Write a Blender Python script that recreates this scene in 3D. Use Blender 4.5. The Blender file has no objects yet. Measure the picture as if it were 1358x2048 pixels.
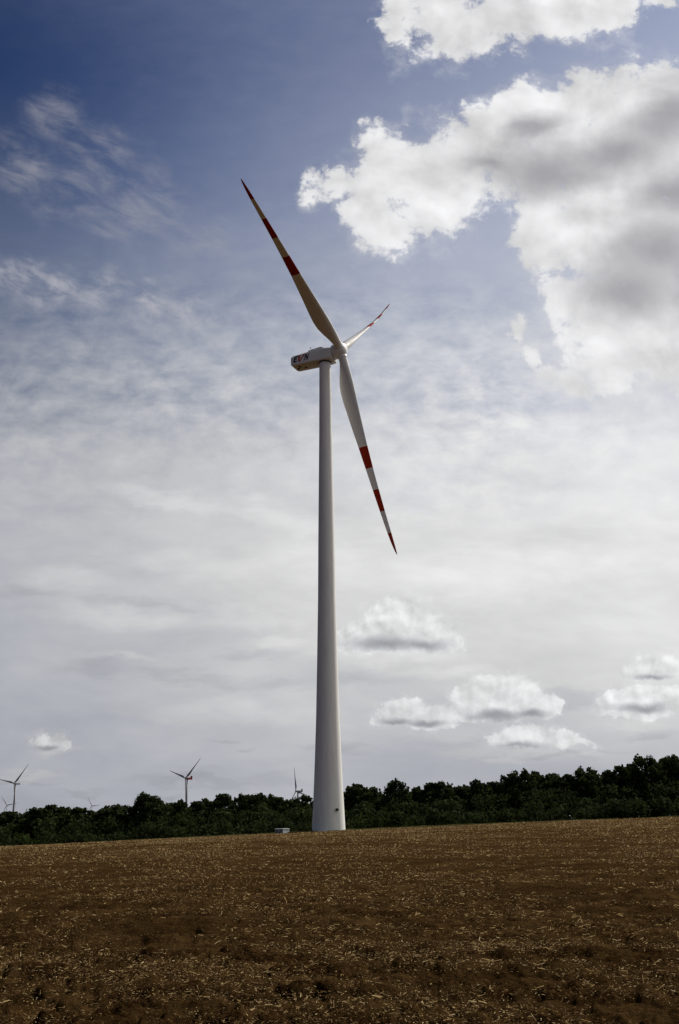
import bpy, math, random
import numpy as np
from mathutils import Vector
R = math.radians
scene = bpy.context.scene

# ------------------------------------------------------------------ camera, exposure, sun
PITCH, ROLL = 0.31578891, -0.01228675
cam = bpy.data.objects.new('camera', bpy.data.cameras.new('camera'))
scene.collection.objects.link(cam)
cam.data.sensor_fit = 'VERTICAL'; cam.data.sensor_height = 36.0; cam.data.lens = 36.0*1991/2048
cam.data.clip_start = 0.1; cam.data.clip_end = 30000
_fw = Vector((0, math.cos(PITCH), math.sin(PITCH))); _up = Vector((0, -math.sin(PITCH), math.cos(PITCH))); _rt = Vector((1, 0, 0))
_c, _s = math.cos(ROLL), math.sin(ROLL)
_r2 = _c*_rt + _s*_up; _u2 = -_s*_rt + _c*_up
from mathutils import Matrix
cam.matrix_world = Matrix(((_r2.x, _u2.x, -_fw.x, 0), (_r2.y, _u2.y, -_fw.y, 0), (_r2.z, _u2.z, -_fw.z, 0), (0, 0, 0, 1)))
scene.camera = cam
scene.render.engine = 'CYCLES'
scene.view_settings.view_transform = 'Standard'; scene.view_settings.look = 'None'
scene.view_settings.exposure = 0.0; scene.view_settings.gamma = 1.0
scene.cycles.max_bounces = 5; scene.cycles.diffuse_bounces = 2; scene.cycles.glossy_bounces = 2
scene.cycles.transmission_bounces = 2; scene.cycles.transparent_max_bounces = 4

SUN_AZ, SUN_EL = R(46), R(47)          # azimuth to the right of the view direction (+Y)
SUN = Vector((math.sin(SUN_AZ)*math.cos(SUN_EL), math.cos(SUN_AZ)*math.cos(SUN_EL), math.sin(SUN_EL)))
sl = bpy.data.lights.new('sun', 'SUN'); sl.energy = 4.6; sl.angle = R(0.5); sl.color = (1.0, 0.955, 0.88)
so = bpy.data.objects.new('sun', sl); scene.collection.objects.link(so)
so.rotation_euler = SUN.to_track_quat('Z', 'Y').to_euler()

# ------------------------------------------------------------------ node helper
class G:
    def __init__(s, nt): s.nt = nt
    def node(s, t, **kw):
        n = s.nt.nodes.new(t)
        for k, v in kw.items(): setattr(n, k, v)
        return n
    def put(s, sock, v):
        if isinstance(v, X): s.nt.links.new(v.s, sock)
        elif v is not None: sock.default_value = v
    def m(s, op, a, b=None, c=None, clamp=False):
        n = s.node('ShaderNodeMath', operation=op, use_clamp=clamp)
        for i, v in enumerate((a, b, c)): s.put(n.inputs[i], v)
        return X(s, n.outputs[0])
    def vm(s, op, a, b=None, out=0):
        n = s.node('ShaderNodeVectorMath', operation=op); s.put(n.inputs[0], a); s.put(n.inputs[1], b)
        return X(s, n.outputs[out])
    def comb(s, x, y, z=0.0):
        n = s.node('ShaderNodeCombineXYZ')
        for i, v in enumerate((x, y, z)): s.put(n.inputs[i], v)
        return X(s, n.outputs[0])
    def sep(s, v):
        n = s.node('ShaderNodeSeparateXYZ'); s.put(n.inputs[0], v); return [X(s, o) for o in n.outputs]
    def noise(s, v, scale, detail=4, rough=.5, dims='3D', dist=0.0, col=False, lac=2.0):
        n = s.node('ShaderNodeTexNoise', noise_dimensions=dims); s.put(n.inputs['Vector'], v)
        n.inputs['Scale'].default_value = scale; n.inputs['Detail'].default_value = detail
        n.inputs['Roughness'].default_value = rough; n.inputs['Distortion'].default_value = dist
        n.inputs['Lacunarity'].default_value = lac
        return X(s, n.outputs['Color' if col else 'Fac'])
    def mapv(s, v, loc=(0, 0, 0), rot=(0, 0, 0), scale=(1, 1, 1), t='POINT'):
        n = s.node('ShaderNodeMapping', vector_type=t); s.put(n.inputs[0], v)
        n.inputs[1].default_value = loc; n.inputs[2].default_value = rot; n.inputs[3].default_value = scale
        return X(s, n.outputs[0])
    def step(s, v, a, b, lo=0.0, hi=1.0, kind='SMOOTHSTEP'):
        n = s.node('ShaderNodeMapRange', interpolation_type=kind, clamp=True)
        for i, q in enumerate((v, a, b, lo, hi)): s.put(n.inputs[i], q)
        return X(s, n.outputs[0])
    def mix(s, f, a, b, mode='MIX'):
        n = s.node('ShaderNodeMix', data_type='RGBA', blend_type=mode, clamp_factor=True)
        s.put(n.inputs[0], f); s.put(n.inputs[6], a if isinstance(a, X) else (*a, 1)); s.put(n.inputs[7], b if isinstance(b, X) else (*b, 1))
        return X(s, n.outputs[2])
    def ramp(s, f, pts, kind='EASE'):
        n = s.node('ShaderNodeValToRGB'); s.put(n.inputs[0], f); cr = n.color_ramp; cr.interpolation = kind
        while len(cr.elements) < len(pts): cr.elements.new(0.5)
        for e, (p, c) in zip(cr.elements, pts):
            e.position = p; e.color = (c, c, c, 1) if isinstance(c, (int, float)) else (*c, 1)
        return X(s, n.outputs[0])
class X:
    def __init__(s, g, sock): s.g = g; s.s = sock
    def __add__(a, b): return a.g.m('ADD', a, b)
    __radd__ = __add__
    def __mul__(a, b): return a.g.m('MULTIPLY', a, b)
    __rmul__ = __mul__
    def __sub__(a, b): return a.g.m('SUBTRACT', a, b)
    def __rsub__(a, b): return a.g.m('SUBTRACT', b, a)
    def __truediv__(a, b): return a.g.m('DIVIDE', a, b)

# ------------------------------------------------------------------ sky: clear air, thin high cloud and cumulus, all by direction
WHITE=[(0.0036,0.7381,0.0462,0.0268,-0.014),(-0.0302,0.7247,0.0201,0.0167,-0.014),(0.0506,0.7957,0.0289,0.0334,-0.015),(0.085,0.7616,0.0566,0.0539,-0.015),(0.045,0.705,0.0364,0.0629,-0.014),(0.0686,0.6713,0.0349,0.0341,-0.014),(0.126,0.7448,0.0682,0.0803,-0.015),(0.1216,0.6841,0.0409,0.0378,-0.014),(0.1796,0.7687,0.0686,0.0814,-0.015),(0.2545,0.8268,0.0756,0.0582,0.293),(0.3107,0.8592,0.0489,0.0469,-0.015),(0.3626,0.8399,0.0845,0.0561,0.387),(0.3183,0.7504,0.1068,0.109,-0.015),(0.4097,0.7846,0.0898,0.1113,-0.015),(0.4155,0.8502,0.0426,0.0453,-0.015),(0.2307,0.6502,0.0416,0.0598,-0.014),(0.2938,0.6694,0.0668,0.0759,-0.014),(0.3441,0.6606,0.0869,0.104,-0.014),(0.4215,0.6528,0.0694,0.1396,-0.014),(0.2376,0.7132,0.0559,0.0491,-0.014),(0.2201,0.7589,0.0536,0.043,-0.015),(0.256,0.5842,0.025,0.0352,-0.014),(0.3009,0.565,0.0649,0.0751,-0.014),(0.3675,0.5641,0.0677,0.0987,-0.014),(0.3266,0.4909,0.0664,0.0341,-0.014),(0.2669,0.4735,0.033,0.022,-0.013),(0.2398,0.4799,0.0221,0.0159,-0.014),(0.1961,0.5367,0.0238,0.0175,-0.698),(0.2169,0.5066,0.019,0.0111,-0.697),(0.3677,0.4873,0.0442,0.0372,-0.014),(0.084,0.9818,0.0284,0.0603,-0.015),(0.137,0.9691,0.0553,0.0705,-0.015),(0.168,0.9608,0.0439,0.0524,-0.015),(0.2134,0.9837,0.0693,0.0645,-0.015),(0.2862,1.0025,0.076,0.0694,-0.016),(0.3507,1.0015,0.0443,0.0504,-0.016),(0.4131,1.0046,0.0238,0.0216,0.4),(0.1899,1.0733,0.1674,0.0674,-0.016)]
GRAY=[(0.2446,0.8073,0.0572,0.0226,0.389),(0.2491,0.7479,0.0899,0.0439,0.088),(0.3376,0.7714,0.0937,0.0436,0.287),(0.4,0.821,0.0948,0.0514,0.564),(0.4005,0.7213,0.0728,0.0415,0.186),(0.368,0.6402,0.0904,0.0592,0.277),(0.3284,0.5916,0.0853,0.046,-0.014),(0.4092,0.6002,0.0456,0.0802,-0.014),(0.1725,0.7596,0.0417,0.0249,-0.015)]
LOW=[(0.0562,0.2059,0.037,0.0316,-0.012),(0.0492,0.2133,0.0258,0.0258,-0.012),(0.0284,0.1939,0.0368,0.0197,-0.012),(0.0854,0.1973,0.0389,0.0257,-0.19),(0.1064,0.1888,0.0189,0.0138,-0.012),(0.01,0.187,0.0212,0.0115,-0.012),(0.0597,0.1874,0.0613,0.0126,-0.012),(0.0635,0.1183,0.0294,0.0154,-0.012),(0.0415,0.1107,0.0185,0.0088,-0.012),(0.09,0.1111,0.0337,0.0143,-0.012),(0.1251,0.1293,0.0186,0.0167,-0.012),(0.1502,0.133,0.0285,0.0246,-0.012),(0.1766,0.1336,0.0274,0.0235,-0.012),(0.1996,0.1215,0.0218,0.0155,-0.012),(0.1566,0.1157,0.049,0.0121,-0.012),(0.1219,0.1161,0.0218,0.0121,-0.012),(0.1774,0.0936,0.0335,0.0119,-0.012),(0.155,0.09,0.0184,0.0076,-0.012),(0.2089,0.0884,0.0297,0.0097,-0.012),(0.2404,0.0832,0.0136,0.005,-0.363),(0.2991,0.1282,0.0339,0.015,-0.012),(0.272,0.1255,0.0175,0.0122,-0.012),(0.2927,0.1145,0.0408,0.0099,-0.012),(0.3293,0.1308,0.0131,0.0123,-0.012),(0.3167,0.1568,0.0364,0.0148,-0.012),(0.2942,0.1521,0.0187,0.0096,-0.012),(-0.2874,0.091,0.0195,0.0092,-0.012),(-0.2799,0.0885,0.0195,0.0065,-0.012)]
LOWG=[(0.0419,0.1855,0.0481,0.0102,-0.012),(0.0849,0.184,0.0304,0.0072,-0.012),(0.1504,0.1123,0.0371,0.0083,-0.012),(0.1861,0.1129,0.0223,0.0059,-0.012),(0.0523,0.1077,0.0222,0.0049,-0.012),(0.0843,0.1053,0.0222,0.0044,-0.012),(0.1731,0.0821,0.0284,0.0062,-0.012),(0.3006,0.1188,0.0347,0.0059,-0.012),(0.3132,0.1479,0.0275,0.005,-0.012),(-0.2895,0.0862,0.0177,0.0043,-0.012)]
DARK=[(-0.0097,0.0852,0.0368,0.0043,-0.012),(-0.3087,0.0528,0.0389,0.0042,-0.012),(-0.2522,0.0427,0.0291,0.0037,-0.012),(-0.1179,0.0933,0.0187,0.0024,-0.012),(-0.093,0.0805,0.0123,0.0043,-0.012),(0.1739,0.0782,0.0294,0.0043,-0.012),(-0.1649,0.0398,0.0194,0.0033,-0.012),(-0.1958,0.2315,0.0774,0.0073,-0.119),(-0.32,0.2436,0.0464,0.0085,-0.013),(-0.152,0.1541,0.0755,0.0075,-0.151),(-0.253,0.1653,0.0453,0.0101,-0.012),(-0.0921,0.176,0.0404,0.0071,-0.012),(-0.0617,0.148,0.045,0.007,-0.012),(0.2222,0.1296,0.0795,0.0109,-0.012),(0.3027,0.092,0.0295,0.0039,-0.012),(0.0084,0.1496,0.0651,0.011,-0.012),(0.2027,0.0717,0.0883,0.0033,0.039),(-0.129,0.0544,0.0972,0.0066,-0.012)]
HALO=[(0.1544,0.0652,0.0292,0.0047,-0.012),(-0.2847,0.2537,0.0575,0.0138,-0.154),(-0.156,0.2708,0.1041,0.0216,-0.102),(-0.2258,0.2188,0.0921,0.0105,-0.013),(-0.0928,0.2171,0.0665,0.0131,-0.013),(-0.0417,0.2747,0.0831,0.0325,-0.193),(-0.2183,0.175,0.0404,0.0051,-0.012),(-0.0619,0.1909,0.0304,0.0092,-0.012),(-0.121,0.1215,0.1092,0.0123,-0.012),(0.1601,0.2561,0.1355,0.0322,0.077),(0.0392,0.1795,0.0808,0.0112,-0.012),(0.1592,0.0794,0.0832,0.0135,-0.012),(0.3043,0.1066,0.0592,0.0123,-0.012),(0.0966,0.1042,0.0789,0.0117,-0.012),(0.2329,0.0809,0.0335,0.0069,-0.273),(-0.282,0.0847,0.0295,0.0058,-0.012),(-0.3044,0.0588,0.0438,0.0047,-0.012),(-0.1851,0.3425,0.0803,0.0123,-0.195),(-0.0628,0.3187,0.074,0.0165,-0.285),(0.109,0.1584,0.0602,0.0071,-0.012)]
WISP=[[(-0.4265, 0.7897), (-0.3387, 0.7424), (-0.2777, 0.7172), (-0.2173, 0.6855), (-0.1403, 0.6474)], [(-0.3719, 0.8546), (-0.3087, 0.8242), (-0.2438, 0.7445), (-0.1999, 0.6886)], [(-0.4054, 0.6379), (-0.3512, 0.6108), (-0.2982, 0.5906), (-0.2292, 0.5768), (-0.189, 0.5667), (-0.1402, 0.5407)]]

world = bpy.data.worlds.new('World'); scene.world = world; world.use_nodes = True
wt = world.node_tree; wt.nodes.clear(); g = G(wt)
d = X(g, g.node('ShaderNodeTexCoord').outputs['Generated'])
dx, dy, dz = g.sep(d)
ny = g.m('MAXIMUM', dy, 0.12)
U = dx/ny; V = dz/ny
front = g.step(dy, 0.15, 0.3)
P = g.comb(U, V, 0.0)
sky = g.node('ShaderNodeTexSky', sky_type='NISHITA', sun_disc=False)
sky.sun_elevation = SUN_EL; sky.sun_rotation = SUN_AZ; sky.altitude = 200; sky.air_density = 1.0; sky.dust_density = 0.6; sky.ozone_density = 1.6
STR = 0.1
glow = g.vm('DOT_PRODUCT', d, tuple(SUN), out=1)
air = g.mix(1.0, X(g, sky.outputs[0]), (0.27, 0.38, 0.62), 'MULTIPLY')
dark_side = g.step(glow, 0.55, 0.95, 0.35, 1.0, 'LINEAR')
airn = g.node('ShaderNodeVectorMath', operation='SCALE'); g.put(airn.inputs[0], air); g.put(airn.inputs['Scale'], dark_side*g.step(V, .98, .45, 1.0, 1.6))
air = g.mix(g.step(V, .95, .45, 0.0, .62), X(g, airn.outputs[0]), (2.2, 2.55, 3.3))
def add_vec(v, noisev, k):
    n0 = g.vm('SUBTRACT', noisev, (0.5, 0.5, 0.5)); n = g.node('ShaderNodeVectorMath', operation='SCALE'); g.put(n.inputs[0], n0); n.inputs['Scale'].default_value = k
    r = g.vm('ADD', v, X(g, n.outputs[0]))
    return g.vm('MULTIPLY', r, (1, 1, 0))
# high veil
q = g.comb(dx/(g.m('MAXIMUM', dz, 0.0)+0.10), dy/(g.m('MAXIMUM', dz, 0.0)+0.10), 0.0)
qs = g.mapv(q, rot=(0, 0, 0.5), scale=(1.0, 0.55, 1))
warp = g.vm('SCALE', g.noise(qs, 0.9, 3, .5, '2D', col=True)); warp.s.node.inputs['Scale'].default_value = 0.25
qw = g.vm('ADD', qs, warp)
n1 = g.noise(qw, 1.1, 8, .58, '2D')
n2 = g.noise(add_vec(g.mapv(P, rot=(0, 0, -.12), scale=(1.0, 1.7, 1)), g.noise(P, 12, 4, .5, '2D', col=True), .03), 24.0, 7, .60, '2D')
n3 = g.noise(g.mapv(P, scale=(1.0, 3.2, 1)), 7.0, 7, .55, '2D', dist=.2)
n4 = g.noise(g.mapv(P, rot=(0, 0, -.25), scale=(1.0, .42, 1), t='TEXTURE'), 5.0, 8, .6, '2D', dist=.3)
vv = V*0.8
base = g.ramp(vv, [(0.0,1.0),(.22,.98),(.30,.86),(.38,.55),(.48,.30),(.60,.20),(.80,.14),(1.0,.04)])
mott = g.ramp(vv, [(0.0, .0), (.22, .05), (.28, .5), (.37, 1.0), (.44, .55), (.50, .14), (.62, .05)])
avl = base + (n2-0.5)*mott*1.0*g.step(n1, .35, .6, .45, 1.0) + (n1-0.5)*mott*0.2 + (U*0.74)*g.step(V, .2, .6)*g.step(V, 1.05, .75, .45, 1.0)
avl = g.m('MINIMUM', g.m('SMOOTH_MAX', avl, 0.0, 0.12), 1.0)
L = g.step(glow, 0.40, 0.80, 0.43, 0.82, 'LINEAR') + g.step(glow, -0.3, 0.40, -0.06, 0.0, 'LINEAR')
horizon_dim = g.step(V, 0.0, 0.14, 0.93, 1.0)
streak = (n3-0.5)*g.step(V, .42, .30)*0.35 + (n4-0.5)*g.step(V, .02, .10)*g.step(V, .55, .38)*0.25
L = g.m('MAXIMUM', L*horizon_dim*(1.0-g.step(V, .17, .0)*g.step(glow, .42, .66)*.40)*(1.0+streak), 0.02)
blue = g.step(L, 0.36, 0.66)
veil_tint = g.mix(blue, (0.945, 0.985, 1.095), (1.0, 1.0, 1.0))
def scaled(col, k):
    n = g.node('ShaderNodeVectorMath', operation='SCALE'); g.put(n.inputs[0], col); g.put(n.inputs['Scale'], k); return X(g, n.outputs[0])
veil = scaled(veil_tint, L*(1/STR))
col = g.mix(avl, air, veil)
def chain(vec, acc):
    # tiny dependence on the value so far: keeps the shader's working memory small
    if acc is None: return vec
    n = g.node('ShaderNodeVectorMath', operation='MULTIPLY_ADD'); g.put(n.inputs[0], acc); n.inputs[1].default_value = (1e-8, 1e-8, 0); g.put(n.inputs[2], vec)
    return X(g, n.outputs[0])
def blobs(vec, lst, sm=0.0, ref=None, ex=.5):
    acc = None
    vec0 = vec
    for (u, v, rx, ry, rot) in lst:
        vec = chain(vec0, acc)
        p = g.mapv(vec, (u, v, 0), (0, 0, rot), (rx, ry, 1), 'TEXTURE')
        t = 1.0 - g.vm('LENGTH', p, out=1)
        if ref: t = t*max(.5, min(1.25, (min(rx, ry)/ref)**ex))
        if acc is None: acc = t
        else:
            n = g.node('ShaderNodeMath', operation='SMOOTH_MAX'); g.put(n.inputs[0], acc); g.put(n.inputs[1], t); n.inputs[2].default_value = sm
            acc = X(g, n.outputs[0])
    return acc
# wisps of cirrus
Pw = add_vec(P, g.noise(P, 9, 6, .6, '2D', col=True), 0.10)
def wisp(col, lines, wid, fibre, thr, alpha, tone):
    acc = None
    for w in lines:
        for (a, b), (c, e) in zip(w[:-1], w[1:]):
            ln = math.hypot(c-a, e-b)
            p = g.mapv(chain(Pw, acc), ((a+c)/2, (b+e)/2, 0), (0, 0, math.atan2(e-b, c-a)), (ln*0.8, wid, 1), 'TEXTURE')
            t = 1.0 - g.vm('LENGTH', p, out=1)
            acc = t if acc is None else g.m('SMOOTH_MAX', acc, t, 0.3)
    wn = g.noise(g.mapv(P, rot=(0, 0, -.46), scale=fibre, t='TEXTURE'), 10, 9, .62, '2D', dist=.25)
    wa = g.step(acc, -0.25, 0.85)*g.step(wn, thr[0], thr[1])*front*alpha
    return g.mix(wa, col, scaled((1.0, .985, 1.05), tone/STR))
col = wisp(col, WISP[:2], .045, (.8, .34, 1), (.32, .80), .46, .44)
col = wisp(col, WISP[2:], .034, (.5, .24, 1), (.34, .70), .60, .52)
# small dark bars of cloud low in the sky
Pd = add_vec(P, g.noise(g.mapv(P, scale=(1, 3, 1)), 14, 6, .6, '2D', col=True), 0.035)
da = g.step(blobs(Pd, DARK, .25), -0.3, 0.9)*front*0.5
col = g.mix(da, col, scaled((0.94, 0.975, 1.06), L*(0.76/STR)))
Ph = add_vec(P, g.noise(g.mapv(P, scale=(1, 2.5, 1)), 8, 6, .6, '2D', col=True), 0.05)
ha = g.step(blobs(Ph, HALO, .3) + (g.noise(g.mapv(P, scale=(1, 3, 1)), 20, 6, .6, '2D')-0.5)*.9, -0.3, 0.9)*front*0.55
col = g.mix(ha, col, scaled((1.0, 1.0, 1.0), L*(1.22/STR)))
# cumulus: outline from broken-up lobes, shading from cloud thickness and the sun-facing side of each puff
def cumulus(col, lst, glst, warp_amp, nscale, erode, relief, bright, dull, edge, sm, wsc, soft=.0, opac=1.0, ref=None):
    w1 = g.noise(P, wsc, 5, .55, '2D', col=True)
    Pc = add_vec(add_vec(P, w1, warp_amp), g.noise(P, wsc*3.5, 5, .6, '2D', col=True), warp_amp*.42)
    n = g.noise(P, nscale, 10, .68, '2D', dist=.1)
    sh = 0.22/nscale
    nb = g.noise(g.mapv(P, loc=(sh*.75, sh, 0)), nscale, 6, .52, '2D', dist=.15)
    nb0 = g.noise(P, nscale, 6, .52, '2D', dist=.15)
    body = blobs(Pc, lst, sm, ref)
    fine = g.noise(P, nscale*4.5, 8, .66, '2D', dist=.25)
    dens = body + (n-0.5)*erode + (fine-0.5)*erode*.8
    a1 = g.step(dens, edge[0], edge[1])
    torn = g.step(body + (n-0.5)*2.2 + (g.noise(add_vec(P, w1, warp_amp*.8), nscale*2.2, 8, .7, '2D', dist=.5)-0.5)*1.5, -0.35, 1.0)*soft
    a = g.m('MAXIMUM', a1, torn)*front*opac
    thick = g.step(blobs(add_vec(P, w1, warp_amp*.9), glst, .7) + (g.noise(P, nscale*.5, 4, .5, '2D')-0.5)*.6, -0.18, 0.92)
    rel = (nb0-nb)*relief
    k = 1.0+rel*g.step(thick, 0.0, 1.0, 1.0, .45)
    c = g.mix(thick, bright, dull)
    c = scaled(c, k*g.step(glow, .40, .72, .74, 1.0)*(1/STR))
    return g.mix(a, col, c)
col = cumulus(col, LOW, LOWG, 0.013, 36, .8, 1.0, (0.77, 0.775, 0.78), (0.35, 0.36, 0.395), (0.0, 0.32), .15, 30, .6, .92, .009)
col = cumulus(col, WHITE, GRAY, 0.065, 9, 1.30, 1.0, (0.75, 0.75, 0.76), (0.40, 0.395, 0.415), (-0.02, 0.40), .2, 9, .5, 1.0, .045)
bg = g.node('ShaderNodeBackground'); bg.inputs['Strength'].default_value = STR
g.put(bg.inputs['Color'], col)
wt.links.new(bg.outputs[0], g.node('ShaderNodeOutputWorld').inputs['Surface'])
world.cycles.sampling_method = 'MANUAL'; world.cycles.sample_map_resolution = 512

# ------------------------------------------------------------------ mesh helpers
def link(o, parent=None):
    scene.collection.objects.link(o)
    if parent: o.parent = parent
    return o
def tag(o, label=None, cat=None, group=None, kind=None):
    if label: o['label'] = label
    if cat: o['category'] = cat
    if group: o['group'] = group
    if kind: o['kind'] = kind
    return o
def empty(name, loc=(0, 0, 0), rz=0.0):
    o = bpy.data.objects.new(name, None); o.location = loc; o.rotation_euler = (0, 0, rz); o.empty_display_size = 0.5
    return link(o)
def mesh(name, Vt, F, mats, mi=None, smooth=False):
    Vt = np.asarray(Vt, np.float32); F = np.asarray(F, np.int32); k = F.shape[1]
    me = bpy.data.meshes.new(name)
    me.vertices.add(len(Vt)); me.vertices.foreach_set('co', Vt.ravel())
    me.loops.add(F.size); me.loops.foreach_set('vertex_index', F.ravel())
    me.polygons.add(len(F)); me.polygons.foreach_set('loop_start', np.arange(0, F.size, k, dtype=np.int32))
    for m in (mats if isinstance(mats, (list, tuple)) else [mats]): me.materials.append(m)
    if mi is not None: me.polygons.foreach_set('material_index', np.asarray(mi, np.int32))
    if smooth: me.polygons.foreach_set('use_smooth', np.ones(len(F), bool))
    me.update(calc_edges=True); me.validate()
    return me
class MB:
    """collects boxes, lathes and tubes, then links them as one mesh object"""
    def __init__(s): s.v = []; s.f = []; s.m = []; s.sm = []
    def add(s, vs, fs, m=0, sm=False):
        o = len(s.v); s.v += [tuple(map(float, p)) for p in vs]; s.f += [tuple(i+o for i in f) for f in fs]; s.m += [m]*len(fs); s.sm += [sm]*len(fs)
    def box(s, lo, hi, m=0):
        x0, y0, z0 = lo; x1, y1, z1 = hi
        s.add([(x0, y0, z0), (x1, y0, z0), (x1, y1, z0), (x0, y1, z0), (x0, y0, z1), (x1, y0, z1), (x1, y1, z1), (x0, y1, z1)],
              [(0, 3, 2, 1), (4, 5, 6, 7), (0, 1, 5, 4), (1, 2, 6, 5), (2, 3, 7, 6), (3, 0, 4, 7)], m)
    def loft(s, rings, m=0, caps=True, sm=True):
        n = len(rings[0]); vs = [p for r in rings for p in r]; fs = []
        for k in range(len(rings)-1):
            for i in range(n):
                j = (i+1) % n; fs.append((k*n+i, k*n+j, (k+1)*n+j, (k+1)*n+i))
        o = len(s.v); ml = m if isinstance(m, list) else [m]*(len(rings)-1)
        s.v += [tuple(map(float, p)) for p in vs]; s.f += [tuple(i+o for i in f) for f in fs]
        for k in range(len(rings)-1): s.m += [ml[k]]*n
        s.sm += [sm]*len(fs)
        if caps:
            s.f.append(tuple(o+i for i in reversed(range(n)))); s.f.append(tuple(o+(len(rings)-1)*n+i for i in range(n))); s.m += [ml[0], ml[-1]]; s.sm += [False, False]
    def lathe(s, prof, origin, axis, seg=32, m=0, sm=True):
        ax = Vector(axis).normalized(); a = ax.orthogonal().normalized(); b = ax.cross(a); o = Vector(origin)
        s.loft([[o+ax*t+(a*math.cos(2*math.pi*i/seg)+b*math.sin(2*math.pi*i/seg))*r for i in range(seg)] for t, r in prof], m, True, sm)
    def tube(s, p0, p1, r0, r1=None, seg=8, m=0):
        p0, p1 = Vector(p0), Vector(p1); s.lathe([(0, r0), ((p1-p0).length, r0 if r1 is None else r1)], p0, p1-p0, seg, m)
    def build(s, name, mats, parent=None, bevel=0.0, wn=False):
        me = bpy.data.meshes.new(name); me.from_pydata(s.v, [], s.f)
        for m in (mats if isinstance(mats, (list, tuple)) else [mats]): me.materials.append(m)
        me.polygons.foreach_set('material_index', s.m); me.polygons.foreach_set('use_smooth', s.sm); me.update()
        o = link(bpy.data.objects.new(name, me), parent)
        if bevel:
            b = o.modifiers.new('bevel', 'BEVEL'); b.width = bevel; b.segments = 3; b.limit_method = 'ANGLE'; b.angle_limit = R(35)
        return o
def material(name, fn, rough=.6, spec=.4, trans=None):
    m = bpy.data.materials.new(name); m.use_nodes = True; nt = m.node_tree; nt.nodes.clear(); gg = G(nt)
    b = gg.node('ShaderNodeBsdfPrincipled'); o = gg.node('ShaderNodeOutputMaterial'); nt.links.new(b.outputs[0], o.inputs[0])
    b.inputs['Roughness'].default_value = rough; b.inputs['Specular IOR Level'].default_value = spec
    fn(gg, b)
    if trans:
        t = gg.node('ShaderNodeBsdfTranslucent'); mx = gg.node('ShaderNodeMixShader'); mx.inputs[0].default_value = trans
        src = b.inputs['Base Color']
        if src.is_linked: nt.links.new(src.links[0].from_socket, t.inputs[0])
        else: t.inputs[0].default_value = src.default_value
        nt.links.new(b.outputs[0], mx.inputs[1]); nt.links.new(t.outputs[0], mx.inputs[2]); nt.links.new(mx.outputs[0], o.inputs[0])
    return m
def pos(gg, kind='Object'): return X(gg, gg.node('ShaderNodeTexCoord').outputs[kind])
def paint(name, c, rough=.5, var=.06, sc=.25, streak=False, spec=.3):
    def f(gg, b):
        p = pos(gg); n = gg.noise(gg.mapv(p, scale=(3, 3, .35)) if streak else p, sc, 6, .6)
        k = gg.step(n, .3, .7, 1-var, 1+var, 'LINEAR')
        s = gg.node('ShaderNodeVectorMath', operation='SCALE'); s.inputs[0].default_value = c; gg.put(s.inputs['Scale'], k)
        gg.put(b.inputs['Base Color'], X(gg, s.outputs[0]))
        gg.put(b.inputs['Roughness'], gg.step(gg.noise(p, sc*3, 3, .5), .3, .7, rough-.08, rough+.08))
    return material(name, f, rough, spec)
M = {}
M['tower'] = paint('tower_coat', (.82,.80,.75), .6, .07, .6, True, .15)
M['blade'] = paint('blade_gelcoat', (.78,.755,.71), .6, .05, .3, spec=.12)
M['nacelle'] = paint('nacelle_gelcoat', (.80,.79,.76), .45, .06, .5)
M['red'] = paint('red_marking_paint', (.36, .030, .012), .75, .08, .6, spec=.05)
M['red_logo'] = paint('red_logo_vinyl', (.52, .03, .02), .45, .05, 1.0)
M['green_logo'] = paint('dark_logo_vinyl', (.012, .022, .02), .45, .05, 1.0)
M['darkmetal'] = paint('dark_metal', (.03, .03, .032), .5, .1, 2.0)
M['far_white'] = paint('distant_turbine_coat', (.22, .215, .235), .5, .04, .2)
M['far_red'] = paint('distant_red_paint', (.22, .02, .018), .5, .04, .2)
M['box'] = paint('weathered_white_metal', (.62, .62, .60), .5, .10, 1.2)
M['boxgrey'] = paint('grey_louvre_metal', (.20, .20, .21), .5, .10, 1.5)
M['concrete'] = paint('foundation_concrete', (.33, .31, .28), .85, .15, 1.4)

# ------------------------------------------------------------------ numpy noise and the terrain
def _h(ix, iy, s):
    h = (ix*374761393 + iy*668265263 + s*1442695041) & 0xFFFFFFFF
    h = ((h ^ (h >> 13))*1274126177) & 0xFFFFFFFF
    h = h ^ (h >> 16)
    return (h & 0xFFFF)/65535.0
def vn(x, y, s=0):
    ix = np.floor(x).astype(np.int64); iy = np.floor(y).astype(np.int64); fx = x-ix; fy = y-iy
    fx = fx*fx*(3-2*fx); fy = fy*fy*(3-2*fy)
    a = _h(ix, iy, s); b = _h(ix+1, iy, s); c = _h(ix, iy+1, s); e = _h(ix+1, iy+1, s)
    return (a*(1-fx)+b*fx)*(1-fy)+(c*(1-fx)+e*fx)*fy
def ground_z(x, y):
    x = np.asarray(x, float); y = np.asarray(y, float)
    t = np.clip(y/208.0, 0, 1.02); xc = np.clip(x, -170, 170)
    z = -1.65 + 2.94*t + t*(.0311*xc - .00006*xc*xc)
    z = z - np.clip((y-213.0)*.035, 0, 4.5)
    z = z + .10*(vn(x/17+5, y/17+9, 3)-.5)*np.clip(np.hypot(x, y)/30, 0, 1)*np.clip(np.abs(y-208)/60, .25, 1)
    return z
rad = np.concatenate([np.linspace(.4, 4.0, 16, endpoint=False), np.exp(np.arange(math.log(4.0), math.log(236.0), .0042)), np.geomspace(240, 14000, 70)])
ang = np.concatenate([np.linspace(-180, -37, 60, endpoint=False), np.arange(-35, 35, .072), np.linspace(37, 180, 60)])*math.pi/180
RR, AA = np.meshgrid(rad, ang, indexing='ij')
GX, GY = RR*np.sin(AA), RR*np.cos(AA)
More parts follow.
